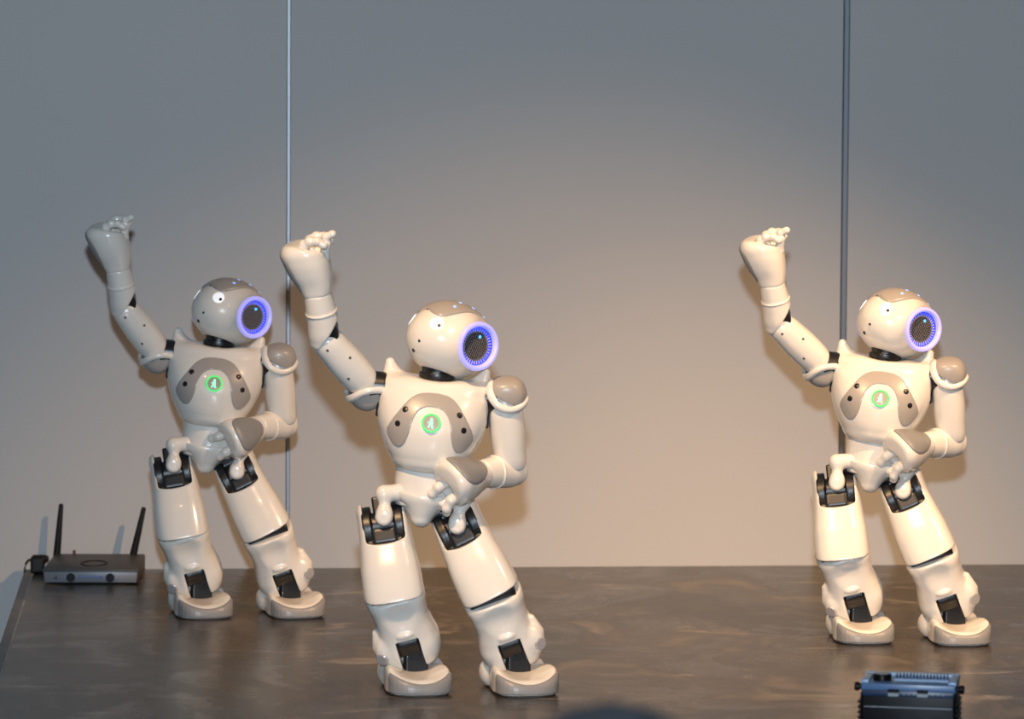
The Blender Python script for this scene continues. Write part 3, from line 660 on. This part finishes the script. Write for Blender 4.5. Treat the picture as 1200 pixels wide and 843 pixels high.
cp = [(-0.010, -0.004, 0.024), (-0.016, -0.007, 0.024), (-0.021, -0.010, 0.018), (-0.0225, -0.012, 0.010), (-0.023, -0.014, 0.002)]
link('cable', tube('cable', cp, 0.0018, M['r_black'], 8), pa)
# ------------------------------------------------------------------ finned equipment box near the stage's front edge
M['d_black'] = mat('device_black', (0.003, 0.003, 0.004), 0.40, spec=0.12)
M['d_blue'] = mat('device_blue_rim', (0.055, 0.12, 0.25), 0.35)
M['d_pale'] = mat('device_pale_blue', (0.22, 0.34, 0.52), 0.4)
M['d_grey'] = mat('device_grey_key', (0.20, 0.24, 0.28), 0.45)
dp = on_floor(1066, 892); dp.z = 0
dv = empty('equipment_box', dp, math.radians(-11)); tag(dv, 'black finned equipment box with blue rim and side knobs at the stage front', 'equipment')
DW, DD, DH = 0.060, 0.040, 0.104
link('housing', boxm('housing', (-DW+0.001, -DD, 0.004), (DW-0.001, DD, DH-0.012), M['d_black'], 0.004, 3), dv)
link('base_plate', boxm('base_plate', (-DW+0.004, -DD+0.003, 0), (DW-0.004, DD-0.003, 0.006), M['d_black'], 0.001, 1), dv)
for sx in (-1, 1):
    for i in range(11):
        link('side_fin', boxm('side_fin', (sx*DW-0.0028, -DD+0.006, 0.010+i*0.0066), (sx*DW+0.0018, DD-0.006, 0.0128+i*0.0066), M['d_black'], 0.0006, 1), dv)
    link('side_knob', lathe('side_knob', [(0.0036, 0), (0.0036, 0.003), (0.0052, 0.003), (0.0056, 0.0048), (0.0056, 0.0078), (0.0046, 0.0090), (0, 0.0092)], M['d_black'], (sx*DW*0.985, -0.018, DH-0.0095), (sx, 0, 0), 18), dv)
def ridge(n, z0, z1, y0, y1, w, m_): return link(n, boxm(n, (-w, y0, z0), (w, y1, z1), m_, 0.0015, 2), dv)
ridge('top_plate', DH-0.013, DH-0.002, -DD+0.001, DD-0.001, DW-0.002, M['d_blue'])
ridge('rear_rail', DH-0.004, DH+0.0025, DD-0.012, DD-0.001, DW-0.001, M['d_pale'])
for sx in (-1, 1): link('corner_bracket', boxm('corner_bracket', (sx*(DW-0.006)-0.005, -DD+0.006, DH-0.004), (sx*(DW-0.006)+0.005, DD-0.010, DH+0.0015), M['d_pale'], 0.0015, 2), dv)
link('rail', boxm('rail', (-0.020, -0.012, DH-0.003), (DW-0.012, -0.003, DH+0.0005), M['d_pale'], 0.001, 1), dv)
fin = boxm('heat_fin', (-0.00085, -0.0105, 0), (0.00085, 0.0135, 0.006), M['d_blue'], 0.0004, 1)
for i in range(16):
    link('heat_fin', fin, dv, Matrix.Translation((-0.018+i*0.0042, 0.004, DH-0.0015)))
link('dial', lathe('dial', [(0.0115, -0.002), (0.0115, 0.007), (0.0105, 0.0085), (0.0102, 0.0085)], M['d_black'], (-0.0345, -0.010, DH-0.002), (0, 0, 1), 30), dv)
link('dial_cap', lathe('dial_cap', [(0.0100, 0), (0.0098, 0.0010), (0, 0.0014)], M['d_grey'], (-0.0345, -0.010, DH+0.0060), (0, 0, 1), 30), dv)
link('front_ledge', boxm('front_ledge', (-DW+0.003, -DD-0.001, DH-0.018), (DW-0.003, -DD+0.010, DH-0.010), mat('device_dark_blue', (0.012, 0.028, 0.07), 0.35), 0.002, 2), dv)
for x in (-0.018, 0.018):
    link('key', boxm('key', (x-0.007, -DD-0.0022, DH-0.0175), (x+0.007, -DD+0.002, DH-0.0130), M['d_grey'], 0.0008, 1), dv)
    link('key_recess', boxm('key_recess', (x-0.007, -DD-0.0018, DH-0.0128), (x+0.007, -DD+0.006, DH-0.0085), M['d_black'], 0.0008, 1), dv)
for x0 in (-0.005, 0.031):
    for i in range(3): link('front_screw', disc('front_screw', (x0+i*0.0062, -DD-0.001, DH-0.0145), (0, -1, 0), 0.0010, 0.0005, M['d_grey'], 8), dv)
link('front_highlight', boxm('front_highlight', (-DW+0.006, -DD-0.0008, DH-0.0315), (DW-0.006, -DD+0.001, DH-0.0305), M['d_grey'], 0), dv)  # thin highlight on the black front, put in as a pale grey strip
# ------------------------------------------------------------------ spectator in front of the stage, only the crown of the head in view
M['hair'] = mat('dark_hair', (0.020, 0.022, 0.026), 0.55, noise=(90, 0.5))
M['skin'] = mat('skin', (0.50, 0.30, 0.22), 0.5)
M['jacket'] = mat('dark_jacket', (0.03, 0.035, 0.045), 0.8, noise=(40, 0.3))
hd = at_depth(717, 829, 2.0); FLOORZ = WALL0.z - STAGE_H
ps = empty('person', (hd.x, hd.y, FLOORZ)); tag(ps, 'dark hair crown of a spectator watching from below the stage, out of focus', 'person')
HT = hd.z - FLOORZ
def f_body(p):
    q = [np.abs(p[0]), p[1], p[2]]; k = HT/1.55
    P3 = lambda x, y, z: (x*k, y*k, z*k)
    d = ellip(p, P3(0, 0.01, 1.435), (0.072*k, 0.092*k, 0.112*k))
    d = smin(d, ellip(p, P3(0, 0.05, 1.385), (0.05*k, 0.05*k, 0.06*k)), 0.03)              # jaw
    d = smin(d, capsule(p, P3(0, 0.098, 1.440), P3(0, 0.113, 1.412), 0.008, 0.013), 0.008)  # nose
    d = smin(d, ellip(q, P3(0.076, 0.0, 1.425), (0.010, 0.020, 0.030)), 0.006)             # ears
    d = smax(d, -ellip(q, P3(0.032, 0.102, 1.445), (0.018, 0.014, 0.011)), 0.008)           # eye sockets
    d = smin(d, capsule(p, P3(0, -0.012, 1.26), P3(0, 0.0, 1.37), 0.052), 0.03)
    d = smin(d, capsule(q, P3(0, -0.015, 1.235), P3(0.155, -0.015, 1.215), 0.065, 0.052), 0.05)
    d = smin(d, ellip(p, P3(0, -0.005, 1.08), (0.165, 0.105, 0.20)), 0.05)
    d = smin(d, ellip(p, P3(0, 0, 0.86), (0.158, 0.11, 0.14)), 0.06)
    d = smin(d, capsule(q, P3(0.185, -0.015, 1.20), P3(0.235, -0.03, 0.95), 0.048, 0.040), 0.025)
    d = smin(d, capsule(q, P3(0.235, -0.03, 0.95), P3(0.225, 0.05, 0.74), 0.040, 0.028), 0.015)
    d = smin(d, ellip(q, P3(0.223, 0.062, 0.70), (0.020, 0.040, 0.048)), 0.012)             # palm
    for i, (yy, l) in enumerate(((0.090, 0.070), (0.072, 0.082), (0.054, 0.078), (0.037, 0.062))):
        d = smin(d, capsule(q, P3(0.222, yy, 0.675), P3(0.212, yy+0.006, 0.675-l*0.8), 0.0095, 0.008), 0.004)
    d = smin(d, capsule(q, P3(0.215, 0.095, 0.715), P3(0.203, 0.122, 0.672), 0.011, 0.009), 0.006)
    d = smin(d, capsule(q, P3(0.085, 0, 0.80), P3(0.095, 0.012, 0.43), 0.082, 0.055), 0.03)
    d = smin(d, capsule(q, P3(0.095, 0.012, 0.43), P3(0.100, -0.01, 0.085), 0.054, 0.038), 0.02)
    d = smin(d, capsule(q, P3(0.100, -0.02, 0.04), P3(0.110, 0.135, 0.032), 0.042, 0.034), 0.025)
    return smax(d, -p[2], 0.004)
body = nets('body', f_body, (-0.32, -0.16, 0), (0.32, 0.21, HT+0.01), 0.0075, M['skin'], angle=70)
def f_cloth(p):
    d = f_body(p) - 0.006; q0 = np.abs(p[0]); k = HT/1.55
    d = smax(d, p[2] - (1.275 + 0.10*np.clip(-p[1]*2, -0.3, 0.4))*k, 0.006)
    return smax(d, np.where(q0 > 0.16, 0.735*k - p[2], 0.075*k - p[2]), 0.006)
def f_hair(p):
    k = HT/1.55; d = ellip(p, (0, 0.002, 1.447*k), (0.085*k, 0.103*k, 0.1030*k))
    ridge_ = 0.0012*np.sin(p[0]*260 + 6*np.sin(p[1]*60)); d = d + ridge_
    return smax(d, np.where(p[1] > 0.03*k, 1.0, 0.0)*(1.485*k - p[2]) + np.where(p[1] > 0.03*k, 0.0, 1.0)*(1.355*k - p[2] + 0.9*np.maximum(p[1]+0.03, 0)), 0.008)
po = link('body', body, ps)
link('clothes', nets('clothes', f_cloth, (-0.33, -0.17, 0.05), (0.33, 0.22, HT*0.86), 0.0085, M['jacket'], angle=70), ps)
link('hair', nets('hair', f_hair, (-0.1, -0.12, HT*0.85), (0.1, 0.12, HT+0.02), 0.004, M['hair'], angle=70), ps)
for sx in (-1, 1):
    e = lathe('eye', [(0.0095, -0.006), (0.0115, 0), (0.0095, 0.006), (0.004, 0.0095), (0, 0.010)], mat('eye_white', (0.6, 0.6, 0.6), 0.3), (sx*0.032*HT/1.55, 0.086*HT/1.55, 1.445*HT/1.55), (0, 1, 0), 18); link('eye', e, ps)
